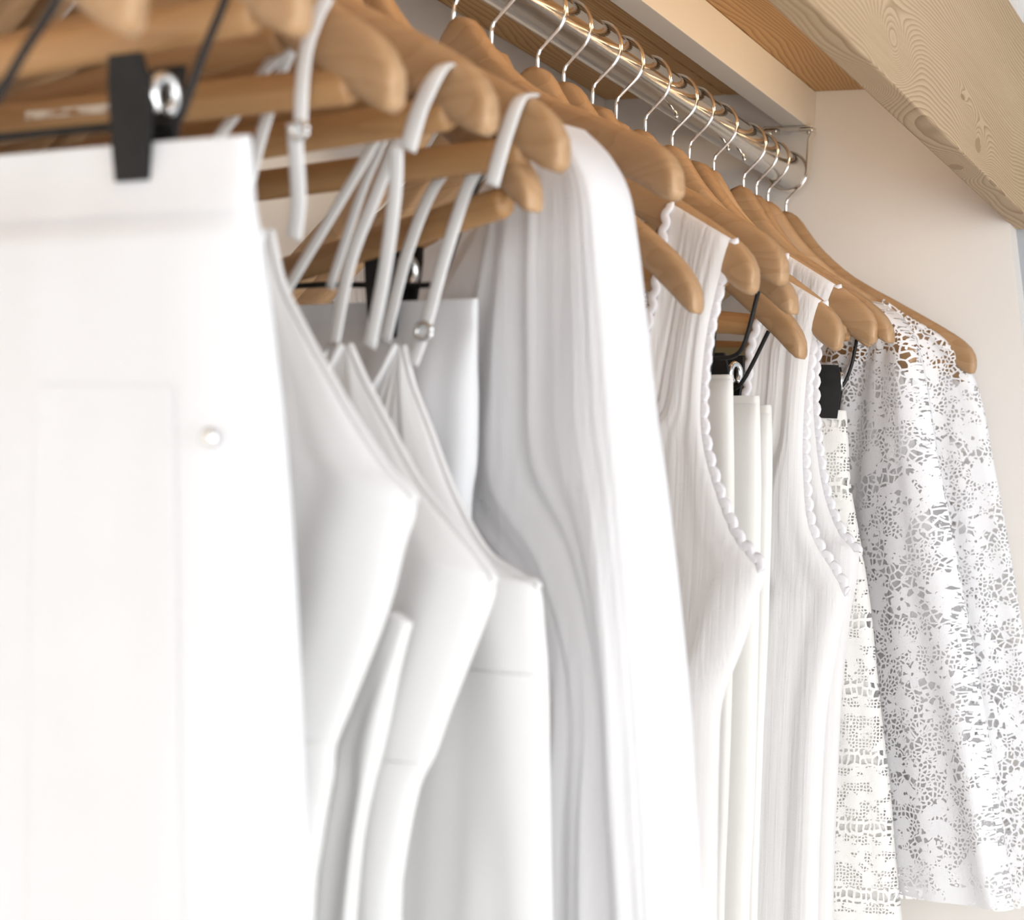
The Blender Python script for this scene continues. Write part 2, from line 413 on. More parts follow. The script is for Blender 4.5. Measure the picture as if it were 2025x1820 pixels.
HL = [  # X of the hook, tip seen at, steep, bar, label
    ('a', 2.083, (1936, 730), 0, 1, 'bare wooden hanger against the end wall, last on the rail'),
    ('a2', 2.012, (1928, 758), 0, 1, 'wooden hanger carrying the farther lace dress, just before the last hanger'),
    ('n1', 1.967, (1812, 726), 0, 1, 'wooden hanger inside the front lace dress, second hook before the last pair'),
    ('n2', 1.922, (1775, 672), 2, 0, 'wooden hanger tucked behind the ivory lace skirt, fourth hook from the end wall'),
    ('n3', 1.823, (1735, 672), 2, 1, 'wooden hanger holding the ivory lace skirt by black clips'),
    ('b', 1.750, (1766, 680), 1, 0, 'wooden hanger whose low tip touches the lace dress shoulder'),
    ('c', 1.697, (1741, 670), 0, 1, 'wooden hanger through the farthest scalloped tank top'),
    ('d', 1.624, (1672, 684), 0, 1, 'wooden hanger through the middle scalloped tank top'),
    ('e', 1.551, (1590, 714), 1, 0, 'wooden hanger with the lowest bare tip, above the ivory trousers'),
    ('f', 1.499, (1572, 624), 1, 0, 'wooden hanger just above the lowest bare tip'),
    ('g', 1.433, (1562, 550), 0, 0, 'wooden hanger with pale blunt tip, highest of the middle cluster'),
    ('h', 1.379, (1504, 568), 0, 1, 'wooden hanger through the nearest scalloped tank top'),
    ('i', 1.293, (1382, 624), 1, 0, 'wooden hanger with drooping bare tip right of the gauze blouse'),
    ('j', 1.232, (1352, 375), 0, 0, 'thick wooden hanger emerging behind the gauze blouse shoulder'),
    ('bl', 1.085, (1208, 408), 0, 0, 'wooden hanger hidden in the shoulders of the gauze blouse'),
    ('l', 1.035, (1056, 420), 1, 1, 'wooden hanger with drooping tip in front of the gauze blouse'),
    ('k', 0.975, (1130, 318), 0, 1, 'wooden hanger carrying the third strappy dress, tip before the blouse shoulder'),
    ('m', 0.885, (987, 242), 0, 1, 'wooden hanger carrying the second strappy dress'),
    ('n', 0.780, (804, 195), 0, 1, 'wooden hanger carrying the first strappy dress, broad blurred tip'),
    ('o', 0.695, (620, 40), 0, 1, 'blurred wooden hanger near the top with thin white straps below'),
    ('x1', 0.935, (905, 205), 2, 1, HID),
    ('x5', 0.908, (845, 170), 2, 1, HID),
    ('x2', 0.838, (705, 120), 2, 1, HID),
    ('x4', 0.808, (615, 60), 2, 1, HID),
    ('x3', 0.737, (470, -5), 2, 1, HID),
    ('p', 0.560, (295, 40), 0, 0, 'nearest blurred wooden hanger tip above the black clip'),
]
HANG = {}; PLANE = {}
for key, X, tip, steep, bar, label in HL:
    wd = (0.2147, 0.207, 0.172)[steep]; sw = random.uniform(-2, 2); tilt = 0.0
    if tip: sw, tilt = pose_for(X, tip[0], tip[1], wd, (1.0, 1.22, 0.88)[steep])
    PLANE[key] = (X, sw)
    HANG[key] = wooden_hanger(X, label, sw, tilt, steep, bar, hook_rz=random.uniform(-5, 5))

# ------------------------------------------------------------------ cloth builders
# a garment hangs in the vertical plane of its hanger: s = distance from the hook towards the closet front, z = height, n = out of plane
def axes(pl):
    a = math.radians(pl[1]); return Vector((pl[0], YR, 0)), Vector((math.sin(a), -math.cos(a), 0)), Vector((math.cos(a), math.sin(a), 0))
def W3(pl, s, z, n=0.0):
    p0, t, nn = axes(pl); return p0 + t * s + nn * n + Vector((0, 0, z))
def SZ(pl, px, py, n=0.0):
    p0, t, nn = axes(pl); d = w((px - CX) / FPX, (CY - py) / FPX, 1.0)
    q = EYE + d * (((p0 - EYE).dot(nn) + n) / d.dot(nn)); return ((q - p0).dot(t), q.z)
def resample(pts, n):
    pts = [Vector((p[0], p[1], 0)) for p in pts]; pts = smooth_pts(pts, 6)
    L = [0.0]
    for a, b in zip(pts, pts[1:]): L.append(L[-1] + (b - a).length)
    out = []
    for k in range(n + 1):
        d = L[-1] * k / n
        i = 0
        while i < len(L) - 2 and L[i + 1] < d: i += 1
        t = (d - L[i]) / max(1e-9, L[i + 1] - L[i]); p = pts[i].lerp(pts[i + 1], t); out.append((p.x, p.y))
    return out
def byindex(pts, n):
    """resample so that control points stay in step on both sides"""
    m = len(pts) - 1; per = 12
    sp = smooth_pts([Vector((p[0], p[1], 0)) for p in pts], per)
    out = []
    for k in range(n + 1):
        f = m * per * k / n; i = min(int(f), len(sp) - 2); p = sp[i].lerp(sp[i + 1], f - i); out.append((p.x, p.y))
    return out
def hanger_curve(s): return -0.016 * (s / 0.2147) ** 2
class Shell:
    """closed cloth tube between a left and a right edge, front and back sheet.
    mirror: only the half towards the closet front is given, from the centre line (s = 0) outwards"""
    def __init__(self, pl, L, R, depth=0.012, folds=(), nu=64, nv=72, n0=0.0, dv=None, bulge=4.0, mirror=False, hung=False, seed=0.0):
        self.pl, self.nu, self.nv, self.n0, self.depth, self.folds, self.bulge = pl, nu, nv, n0, depth, folds, bulge
        self.dv, self.hung, self.mirror, self.seed = dv, hung, mirror, seed
        f = lambda p: (p[1], p[2]) if p[0] == 's' else SZ(pl, p[0], p[1], n0)
        Rp = [f(p) for p in R]
        if L is None: Lp = [(-a, b) for a, b in Rp]
        else:
            Lp = [f(p) for p in L]; k = len(Lp)
            if mirror:                                   # run on to the centre line, then straight down
                m = max(2, int(len(Rp) * 0.55)) - k; s0, z0 = Lp[-1]
                for i in range(k, len(Rp)):
                    t = min(1.0, (i - k + 1) / max(1, m)); zr = Rp[i][1]
                    Lp.append((s0 * (1 - t) ** 0.9 if t < 1 else 0.0, z0 + (zr - z0) * ((i - k + 1) / (len(Rp) - k)) if t < 1 else zr))
        self.R, self.L = byindex(Rp, nv), byindex(Lp, nv)
        if mirror: self.L = [(max(0.0, a), b) for a, b in self.L]
    def row(self, v):
        f = v * self.nv; i = min(int(f), self.nv - 1); t = f - i
        g = lambda A: (A[i][0] + (A[i + 1][0] - A[i][0]) * t, A[i][1] + (A[i + 1][1] - A[i][1]) * t)
        return g(self.L), g(self.R)
    def S(self, u, v, side=-1, extra=0.0):
        (ls, lz), (rs, rz) = self.row(v)
        prof = max(0.0, 1 - (u if self.mirror else abs(2 * u - 1)) ** self.bulge) ** 0.5
        d = self.depth * (interp(*self.dv, v) if self.dv else 1.0)
        n = side * d * prof; du = 0.0
        for (A, k, ph, sl, pw) in self.folds:
            q = Vector((k * 1.9 * u + ph * 17.0 + sl * v, v * 1.6 + ph * 5.0, self.seed + (3.7 if side > 0 else 0.0)))
            h = mnoise.noise(q) * 1.7
            n += A * (v ** pw) * h * (prof if self.mirror else 0.2 + 0.8 * prof); du += A * 0.4 * (v ** pw) * h
        s = ls + (rs - ls) * u + du * prof * (min(1.0, 4 * u) if self.mirror else 1.0)
        if self.hung: n += hanger_curve(s) * interp([0, .12, .5, 1], [1, 1, .35, .2], v)
        return (s, lz + (rz - lz) * u, self.n0 + n + side * extra)
    def mesh(self, name, cap_top=True, sides=(-1, 1), v0=0.0, v1=1.0, u0=0.0, u1=1.0, extra=0.0, nu=None, nv=None):
        nu = nu or self.nu; nv = nv or self.nv; vs, fs, uv = [], [], []
        both = len(sides) == 2
        for mi in ((1, -1) if self.mirror else (1,)):
            base = len(vs)
            for j in range(nv + 1):
                v = v0 + (v1 - v0) * j / nv; seq = []
                for si, sd in enumerate(sides):
                    us = [u0 + (u1 - u0) * (k / nu if self.bulge < 8 else 1 - (1 - k / nu) ** 1.7) for k in range(nu + 1)]
                    if si == 1: us = us[::-1]; us = us if self.mirror else us[1:-1]
                    seq += [(u, sd) for u in us]
                for u, sd in seq:
                    s, z, n = self.S(u, v, sd, extra); s2 = s * mi
                    if mi < 0 and s > 0.165: s2 = -(0.165 + (s - 0.165) * 0.25)      # the back edge stops at the wall
                    vs.append(W3(self.pl, s2, z, n)); uv.append((s2 + (0.37 if sd > 0 else 0.0), z))
            m = len(seq)
            for j in range(nv):
                for k in range(m if (both and not self.mirror) else m - 1):
                    k2 = (k + 1) % m; a, b, c, d = base + j * m + k, base + j * m + k2, base + (j + 1) * m + k2, base + (j + 1) * m + k
                    fs.append((a, b, c, d) if mi > 0 else (d, c, b, a))
            if cap_top and both:
                for k in range(nu):
                    a, b = base + k, base + k + 1; c = base + (m - 1 - k) % m if self.mirror else base + (m - k) % m; d = base + m - 2 - k if self.mirror else base + (m - k - 1) % m
                    q2 = []
                    for x in (a, c, d, b):
                        if x not in q2: q2.append(x)
                    if len(q2) > 2: fs.append(tuple(q2))
        me = mesh(name, vs, fs)
        ul = me.uv_layers.new(name='cloth')
        for lp in me.loops: ul.data[lp.index].uv = uv[lp.vertex_index]
        if self.mirror:
            bm = bmesh.new(); bm.from_mesh(me); bmesh.ops.remove_doubles(bm, verts=bm.verts, dist=0.00005); bm.to_mesh(me); bm.free()
            for p in me.polygons: p.use_smooth = True
        return me
    def edge(self, side='R', v0=0.0, v1=1.0, k=80, sd=-1, extra=0.0):
        return [self.S(1.0 if side == 'R' else 0.0, v0 + (v1 - v0) * i / k, sd, extra) for i in range(k + 1)]
def part(name, me, mat, parent, label=None):
    o = keep(obj(name, me, mat), parent)
    if label: o['label'] = label
    return o
def base_empty(name, pl, z, label, cat, group=None): return tag(empty(name, W3(pl, 0, z)), label, cat, group)
def path_tube(name, pl, pts, r, n=8, flat=1.0, up=None, mirror=False, noff=0.0):
    """tube along (s, z, n) points; both halves when mirrored"""
    vs, fs = [], []
    for mi in ((1, -1) if mirror else (1,)):
        P3 = [W3(pl, p[0] * mi, p[1], (p[2] if len(p) > 2 else 0.0) + noff) for p in pts]
        a, b = tube_data(P3, r, n, flat, up); k = len(vs); vs += a; fs += [tuple(i + k for i in f) for f in b]
    return mesh(name, vs, fs)
def scallop(pts, wl=0.0095, amp=0.0019):
    """dense wavy version of a path, waves within the garment plane"""
    P3 = [Vector(p) for p in pts]; L = [0.0]
    for a, b in zip(P3, P3[1:]): L.append(L[-1] + (b - a).length)
    out = []; n = int(L[-1] / wl * 8)
    for k in range(n + 1):
        d = L[-1] * k / n; i = 0
        while i < len(L) - 2 and L[i + 1] < d: i += 1
        t = (d - L[i]) / max(1e-9, L[i + 1] - L[i]); p = P3[i].lerp(P3[i + 1], t); tg = (P3[i + 1] - P3[i]).normalized()
        nn = Vector((-tg.y, tg.x, 0)); out.append(p + nn * (amp * math.sin(2 * math.pi * d / wl)))
    return out
def each_side(name, pl, pts, r, n, flat, mat, parent, label=None, up=None):
    """the same band on both halves of the garment, each a part of its own"""
    for mi in (1, -1):
        P3 = [W3(pl, p[0] * mi, p[1], p[2]) for p in pts]
        part(name, mesh(name, *tube_data(P3, r, n, flat, up)), mat, parent, label)
def strap(name, pl, px, width, parent, mat, n=-0.012, thick=0.25, ns=None):
    """flat ribbon through places seen in the photograph"""
    sz = [SZ(pl, p[0], p[1], n) for p in px]; ns = ns or [n] * len(sz)
    pts = smooth_pts([Vector((a, b, c)) for (a, b), c in zip(sz, ns)], 6)
    each_side(name, pl, [tuple(p) for p in pts], width * 0.64, 8, thick, mat, parent, None, axes(pl)[1])
def ring(name, pl, px, py, r, wire, parent, mat, n):
    s0, z0 = SZ(pl, px, py, n); pts = [(s0 + r * math.cos(t * math.pi / 8), z0 + r * 0.8 * math.sin(t * math.pi / 8), n) for t in range(17)]
    each_side(name, pl, pts, wire, 6, 1.0, mat, parent)
def rack(key, px, clips, n=0.0, r=0.0017, cs=1.0):
    """black clip wire below a wooden hanger; the path is seen on the front half, mirrored on the other"""
    pl = PLANE[key]; h = HANG[key]
    half = [(*SZ(pl, p[0], p[1], n), n) for p in px]
    half = [tuple(v) for v in smooth_pts([Vector(p) for p in half], 5)]
    pts = half + [(-p[0], p[1], p[2]) for p in reversed(half)]
    part('clip_wire', path_tube('clip_wire', pl, pts, r, 8), M_BLACK, h)
    for (cx, cy) in clips:
        s, z = SZ(pl, cx, cy, n)
        for mi in (1, -1):
            o = bpy.data.objects.new('clip', CLIP_J[0]); C.objects.link(o)
            if not CLIP_J[0].materials: CLIP_J[0].materials.append(M_BLACK)
            o['label'] = 'black plastic clip'
            o.matrix_basis = Matrix.Translation(W3(pl, s * mi, z, n)) @ Matrix.Rotation(math.radians(pl[1]), 4, 'Z') @ Matrix.Scale(cs, 4)
            keep(o, h); obj('jaw', CLIP_J[1], M_BLACK, o); obj('spring', ME_SPRING, M_SPRING, o)

# ------------------------------------------------------------------ cloth materials
WHITE = (0.90, 0.90, 0.91)
M_DENIM = cloth_mat('white_denim', (0.81, 0.816, 0.835), 0.12)
M_CREPE = cloth_mat('white_crepe', (0.87, 0.866, 0.862), 0.22)
M_GAUZE = cloth_mat('white_gauze', (0.90, 0.895, 0.905), 0.3, (160, 160, 5), 0.5)
M_COTTON = cloth_mat('warm_white_cotton', (0.91, 0.89, 0.88), 0.3, (220, 220, 7), 0.55)
M_TWILL = cloth_mat('ivory_twill', (0.87, 0.85, 0.815), 0.15)
M_TRIM = cloth_mat('trim_white', (0.90, 0.88, 0.90), 0.2)
def lace_mat(name, col, bands=False, seed=0.0):
    m, nt, b, o = new_mat(name)
    tc = N(nt, 'ShaderNodeTexCoord'); mp = N(nt, 'ShaderNodeMapping'); mp.inputs['Location'].default_value = (seed, seed * 0.7, 0)
    link(nt, tc.outputs['UV'], mp.inputs['Vector']); v = mp.outputs[0]
    nz = N(nt, 'ShaderNodeTexNoise'); nz.inputs['Scale'].default_value = 70.0; nz.inputs['Detail'].default_value = 1.0; link(nt, v, nz.inputs['Vector'])
    off = N(nt, 'ShaderNodeVectorMath', operation='MULTIPLY_ADD'); link(nt, nz.outputs['Color'], off.inputs[0]); off.inputs[1].default_value = (0.006, 0.006, 0); link(nt, v, off.inputs[2])
    vd = off.outputs[0]
    def vor(vec, scale, feature, rnd=1.0, stretch=None):
        if stretch:
            q = N(nt, 'ShaderNodeMapping'); q.inputs['Scale'].default_value = stretch; link(nt, vec, q.inputs['Vector']); vec = q.outputs[0]
        n = N(nt, 'ShaderNodeTexVoronoi', voronoi_dimensions='2D', feature=feature); n.inputs['Scale'].default_value = scale; n.inputs['Randomness'].default_value = rnd
        link(nt, vec, n.inputs['Vector']); return n
    lt = lambda a, t: math_n(nt, 'LESS_THAN', a, t)
    gt = lambda a, t: math_n(nt, 'GREATER_THAN', a, t)
    if not bands:
        ground = lt(vor(vd, 240.0, 'DISTANCE_TO_EDGE', 0.85).outputs['Distance'], 0.19)
        coarse = lt(vor(vd, 140.0, 'DISTANCE_TO_EDGE', 0.9).outputs['Distance'], 0.125)
        sel = gt(noise(nt, v, 26.0, 1.0), 0.53)
        net = math_n(nt, 'ADD', math_n(nt, 'MULTIPLY', ground, math_n(nt, 'SUBTRACT', 1.0, sel)), math_n(nt, 'MULTIPLY', coarse, sel))
        # flowers: petals round scattered centres
        fl = vor(v, 25.0, 'F1', 0.75)
        df = N(nt, 'ShaderNodeVectorMath', operation='SUBTRACT'); link(nt, v, df.inputs[0]); link(nt, fl.outputs['Position'], df.inputs[1])
        sp = N(nt, 'ShaderNodeSeparateXYZ'); link(nt, df.outputs[0], sp.inputs[0])
        # position comes back unscaled in 4.5
        rr = math_n(nt, 'SQRT', math_n(nt, 'ADD', math_n(nt, 'MULTIPLY', sp.outputs[0], sp.outputs[0]), math_n(nt, 'MULTIPLY', sp.outputs[1], sp.outputs[1])))
        th = math_n(nt, 'ARCTAN2', sp.outputs[1], sp.outputs[0])
        pet = math_n(nt, 'ABSOLUTE', math_n(nt, 'COSINE', math_n(nt, 'MULTIPLY', th, 2.5)))
        rad = math_n(nt, 'MULTIPLY_ADD', pet, 0.0085, 0.0035)
        flower = math_n(nt, 'MULTIPLY', lt(rr, rad), gt(rr, 0.0016))
        blob = gt(noise(nt, v, 42.0, 2.0, 0.6, 0.6), 0.56)
        blob2 = gt(noise(nt, v, 95.0, 1.5, 0.6, 0.3), 0.60)
        a = math_n(nt, 'MAXIMUM', math_n(nt, 'MAXIMUM', net, flower), math_n(nt, 'MAXIMUM', blob, blob2))
        hgt = math_n(nt, 'MAXIMUM', flower, math_n(nt, 'MULTIPLY', blob, 0.7))
    else:
        sx = N(nt, 'ShaderNodeSeparateXYZ'); link(nt, vd, sx.inputs[0])
        zf = math_n(nt, 'FRACT', math_n(nt, 'MULTIPLY', sx.outputs[1], 1 / 0.062))
        ridge = lt(math_n(nt, 'ABSOLUTE', math_n(nt, 'SUBTRACT', zf, 0.5)), 0.05)
        rowsel = lt(math_n(nt, 'ABSOLUTE', math_n(nt, 'SUBTRACT', zf, 0.80)), 0.12)
        fine = lt(vor(v, 330.0, 'DISTANCE_TO_EDGE', 0.5).outputs['Distance'], 0.19)
        oval = lt(vor(vd, 190.0, 'DISTANCE_TO_EDGE', 0.45, (1.0, 0.6, 1.0)).outputs['Distance'], 0.17)
        blob = gt(noise(nt, v, 75.0, 2.0, 0.6, 0.5), 0.50)
        net = math_n(nt, 'ADD', math_n(nt, 'MULTIPLY', oval, rowsel), math_n(nt, 'MULTIPLY', math_n(nt, 'MAXIMUM', fine, blob), math_n(nt, 'SUBTRACT', 1.0, rowsel)))
        a = math_n(nt, 'MAXIMUM', net, ridge); hgt = math_n(nt, 'MAXIMUM', ridge, math_n(nt, 'MULTIPLY', blob, 0.6))
    b.inputs['Base Color'].default_value = (*col, 1); b.inputs['Roughness'].default_value = 0.9; b.inputs['Specular IOR Level'].default_value = 0.1
    th_ = noise(nt, v, 900.0, 1.0)
    bump(nt, math_n(nt, 'MULTIPLY_ADD', th_, 0.3, hgt), 0.5, 0.0012, b)
    t = N(nt, 'ShaderNodeBsdfTranslucent'); t.inputs['Color'].default_value = (*col, 1)
    mx = N(nt, 'ShaderNodeMixShader'); mx.inputs[0].default_value = 0.2; link(nt, b.outputs[0], mx.inputs[1]); link(nt, t.outputs[0], mx.inputs[2])
    tr = N(nt, 'ShaderNodeBsdfTransparent'); m2 = N(nt, 'ShaderNodeMixShader'); link(nt, a, m2.inputs[0]); link(nt, tr.outputs[0], m2.inputs[1]); link(nt, mx.outputs[0], m2.inputs[2])
    link(nt, m2.outputs[0], o.inputs['Surface']); return m
M_LACE = lace_mat('white_floral_lace', (0.90, 0.895, 0.91))
M_LACE2 = lace_mat('white_floral_lace_far', (0.90, 0.895, 0.905), seed=3.3)
M_LACEB = lace_mat('ivory_banded_lace', (0.89, 0.875, 0.845), True, 1.7)

# ------------------------------------------------------------------ the nearest trousers
pl = (0.668, PLANE['o'][1])
g = base_empty('trousers', pl, 0.8, 'white denim trousers clipped by a black clip, nearest garment on the left', 'trousers', 'trousers on clip hangers')
R = [(497, 268), (506, 400), (521, 490), (548, 700), (568, 900), (588, 1200), (600, 1500), (610, 1820), (620, 2300), (625, 3000)]
sh = Shell(pl, None, R, 0.014, [(0.006, 3.0, 0.1, 0.15, 0.5), (0.002, 7.0, 0.4, 0.3, 0.5)], 90, 70, bulge=6, dv=([0, .06, .2, 1], [.22, .35, 1, 1.3]))
part('leg', sh.mesh('leg'), M_DENIM, g)
part('waistband', sh.mesh('waistband', v1=0.135, extra=0.0008, nv=14), M_DENIM, g)
uo = lambda px, y, v: (SZ(pl, px, y)[0] - sh.row(v)[0][0]) / (sh.row(v)[1][0] - sh.row(v)[0][0])
part('pocket', sh.mesh('pocket', v0=0.375, v1=0.9, u0=uo(130, 880, .375), u1=uo(392, 870, .375), extra=0.0006, sides=(-1,), nu=30, nv=20), M_DENIM, g)
s0, z0 = SZ(pl, 420, 866, -0.016)
b = part('button', path_tube('button', pl, [(s0, z0, -0.0165), (s0, z0, -0.019), (s0, z0, -0.0198)], [0.0036, 0.0034, 0.002], 16), M_SPRING, g, 'small round metal button')
rack('o', [(455, -40), (441, 10), (402, 105), (374, 185), (356, 232), (335, 247), (290, 249), (230, 249)], [(287, 236)], n=-0.027, cs=0.92)

# ------------------------------------------------------------------ three strappy dresses
def strappy(key, off, label, R, L, folds, depth=0.014, seed=0.0, kink=6, seam=0.66):
    pl = PLANE[key]; g = base_empty('strappy_dress', pl, 0.7, label, 'dress', 'strappy white dresses on near hangers')
    sh = Shell(pl, L, R, depth, folds, 56, 90, n0=off, bulge=5, dv=([0, 0.12, 0.4, 1], [0.15, 0.4, 1, 1.6]), mirror=True, seed=seed)
    part('body', sh.mesh('body'), M_CREPE, g)
    each_side('armhole_binding', pl, sh.edge('R', 0.0, kink / (len(R) - 1), 60, extra=0.0006), 0.0020, 8, 1.0, M_CREPE, g)
    each_side('neckline_binding', pl, sh.edge('L', 0.0, 0.40, 60, extra=0.0006), 0.0018, 8, 1.0, M_CREPE, g)
    vv = seam
    if vv: part('seam', path_tube('seam', pl, [sh.S(i / 40, vv, -1, 0.0003) for i in range(41)], 0.0008, 6), M_CREPE, g)
    return pl, g, sh
F3 = [(0.013, 2.0, 0.2, 0.3, 0.9), (0.007, 4.5, 0.5, -0.4, 0.9)]
# first
pl, g, sh = strappy('n', -0.004, 'strappy white dress right beside the nearest trousers, blurred wrap front',
    [(537, 455), (560, 560), (605, 655), (655, 745), (710, 840), (765, 922), (822, 992), (800, 1085), (766, 1216), (700, 1387), (664, 1477), (657, 1540), (632, 1675), (614, 1820), (590, 2300), (580, 2900)],
    [(531, 455), (505, 560), (470, 670), (430, 780)], F3)
n1 = -0.014
def over(pl, px, py_front, hz=0.030, n=0.0125):
    pass
strap('strap', pl, [(648, -8), (628, 30), (606, 95), (597, 170), (594, 250)], 0.0058, g, M_CREPE, -0.026)
strap('strap', pl, [(594, 250), (580, 310), (560, 390), (534, 460)], 0.0062, g, M_CREPE, -0.022, ns=[-.026, -.02, -.012, -.006])
strap('strap', pl, [(573, 96), (530, 130), (492, 190), (430, 275), (380, 350)], 0.0048, g, M_CREPE, 0.006)
strap('strap', pl, [(575, 100), (552, 150), (532, 215), (508, 300), (480, 420)], 0.0055, g, M_CREPE, 0.010)
ring('slider', pl, 592, 258, 0.0042, 0.0012, g, M_SPRING, -0.027)
# second
pl, g, sh = strappy('m', -0.004, 'strappy white dress in the middle of the three blurred ones, hanging tie at its side',
    [(693, 682), (722, 748), (762, 826), (832, 955), (902, 1042), (960, 1115), (979, 1152), (970, 1205), (893, 1405), (860, 1495), (826, 1567), (795, 1720), (786, 1820), (770, 2300), (760, 2800)],
    [(683, 682), (655, 750), (615, 830), (560, 915)], F3)
strap('strap', pl, [(836, 108), (866, 135), (838, 210), (806, 296)], 0.0078, g, M_CREPE, -0.028, ns=[-.004, -.026, -.030, -.028])
strap('strap', pl, [(806, 296), (781, 380), (738, 535), (692, 680)], 0.0062, g, M_CREPE, -0.02, ns=[-.028, -.02, -.012, -.006])
strap('strap', pl, [(800, 232), (776, 300), (745, 382), (692, 520), (658, 690)], 0.0062, g, M_CREPE, 0.010)
strap('strap', pl, [(764, 228), (735, 290), (682, 382), (575, 560), (540, 620)], 0.0050, g, M_CREPE, 0.004)
strap('strap', pl, [(770, 235), (748, 300), (714, 382), (652, 570)], 0.0045, g, M_CREPE, 0.016)
ring('slider', pl, 660, 700, 0.0055, 0.0011, g, M_SPRING, 0.004)
sh2 = Shell(pl, [(774, 1204), (738, 1290), (700, 1390), (668, 1480), (662, 1560), (640, 1680), (620, 1900)], [(812, 1236), (790, 1320), (770, 1410), (752, 1490), (735, 1560), (715, 1680), (695, 1900)], 0.004, [(0.004, 1.0, 0.2, 0.4, 0.6)], 20, 40, n0=-0.040, bulge=4)
part('tie', sh2.mesh('tie'), M_CREPE, g)
# third
pl, g, sh = strappy('k', -0.006, 'strappy white dress next to the gauze blouse, third of the blurred ones',
    [(800, 684), (818, 760), (852, 850), (902, 980), (962, 1088), (1030, 1140), (1068, 1162), (1078, 1250), (1085, 1350), (1088, 1600), (1090, 1820), (1094, 2300), (1096, 2700)],
    [(789, 682), (766, 740), (735, 800), (690, 880)], F3)
strap('strap', pl, [(1000, 172), (1022, 196), (1004, 270), (972, 366)], 0.0072, g, M_CREPE, -0.026, ns=[-.004, -.024, -.028, -.026])
strap('strap', pl, [(966, 296), (940, 340), (919, 385), (880, 505), (843, 640), (815, 720)], 0.0066, g, M_CREPE, -0.006)
strap('strap', pl, [(950, 296), (915, 330), (882, 385), (836, 515), (794, 684)], 0.0064, g, M_CREPE, 0.008, ns=[.010, .002, -.004, -.006, -.006])
ring('slider', pl, 838, 656, 0.0050, 0.0016, g, M_SPRING, -0.008)

# ------------------------------------------------------------------ folded trousers behind the dresses
pl = (1.022, -16.0)
PLANE['t2'] = pl; HANG['t2'] = HANG['l']
g = base_empty('trousers', pl, 0.75, 'white trousers on a black clip between the strappy dresses and the blouse', 'trousers', 'trousers on clip hangers')
sh = Shell(pl, None, [(946, 590), (945, 700), (943, 900), (932, 1010), (930, 1300), (940, 1600), (945, 1900), (950, 2600)], 0.013, [(0.006, 4.0, 0.1, 0.2, 0.5), (0.002, 9.0, 0.3, 0.1, 0.3)], 80, 60, bulge=6, dv=([0, .09, .2, 1], [.12, .2, 1, 1.3]))
part('leg', sh.mesh('leg'), M_DENIM, g)
part('waistband', sh.mesh('waistband', v1=0.07, extra=0.0004, nv=10), M_DENIM, g)
rack('t2', [(952, 345), (932, 396), (905, 466), (880, 538), (866, 558), (845, 564), (780, 564), (640, 563)], [(776, 573)], n=0.0, cs=1.04)

# ------------------------------------------------------------------ gauze blouse
pl = PLANE['bl']; g = base_empty('blouse', pl, 0.9, 'long sleeved white gauze blouse, large and soft in the middle', 'blouse')
FG = [(0.008, 2.5, 0.1, 0.2, 0.6), (0.0020, 6.0, 0.35, -0.3, 0.5), (0.0006, 19.0, 0.2, 0.5, 0.3)]
sb = Shell(pl, [(1085, 262), (1040, 330), (980, 420), (920, 480), (840, 560)],
           [(1150, 262), (1140, 330), (1120, 450), (1105, 600), (1095, 800), (1085, 950), (1078, 1050), (1074, 1150), (1082, 1500), (1084, 1820), (1086, 2200)], 0.016, FG, 60, 90, n0=0.0, bulge=5, mirror=True, hung=True)
part('body', sb.mesh('body'), M_GAUZE, g)
sl = Shell(pl, [(1092, 256), (1045, 330), (1010, 480), (975, 650), (950, 800), (940, 1000), (1062, 1146), (1130, 1290), (1150, 1440), (1130, 1640), (1118, 1820), (1112, 2100)],
           [(1140, 252), (1205, 304), (1248, 370), (1266, 470), (1281, 620), (1298, 830), (1310, 1000), (1325, 1200), (1338, 1380), (1350, 1580), (1362, 1820), (1372, 2100)], 0.022, FG, 60, 100, n0=-0.006, bulge=14, hung=True)
part('sleeve', sl.mesh('sleeve'), M_GAUZE, g)
far = sl.mesh('sleeve')
p0, t, nn = axes(pl)
for vtx in far.vertices:                                   # the sleeve on the wall side
    q = vtx.co - p0; a_ = q.dot(t); a2_ = -a_ if a_ < 0.165 else -(0.165 + (a_ - 0.165) * 0.3); vtx.co = vtx.co + t * (a2_ - a_)
far.flip_normals(); part('sleeve', far, M_GAUZE, g)

# ------------------------------------------------------------------ scalloped tank tops
def tank(key, label, R, L, hem, split, n0=-0.002, lace_hem=False, neck=None):
    pl = PLANE[key]; g = base_empty('tank_top', pl, 0.9, label, 'tank top', 'scalloped white tank tops')
    FT = [(0.009, 2.0, 0.15, 0.2, 0.9), (0.003, 5.0, 0.4, -0.2, 0.6), (0.0012, 12.0, 0.2, 0.3, 0.4)]
    sh = Shell(pl, L, R, 0.0118, FT, 48, 110, n0=n0, bulge=7, dv=([0, 0.02, 0.1, 0.5, 1], [0.8, 1.0, 1.1, 1.2, 1.6]), mirror=True, hung=True, seed=PLANE[key][0] * 9)
    part('body', sh.mesh('body'), M_COTTON, g)
    each_side('scalloped_trim', pl, scallop(sh.edge('R', 0.0, split, 160, -1, 0.003), 0.0115, 0.0014), 0.0044, 6, 0.4, M_TRIM, g, 'wavy scalloped trim', axes(pl)[1])
    each_side('neck_trim', pl, scallop(sh.edge('L', 0.0, 0.5, 160, -1, 0.001), 0.0115, 0.0013), 0.0036, 6, 0.4, M_TRIM, g, 'wavy scalloped trim', axes(pl)[1])
    return pl, g, sh
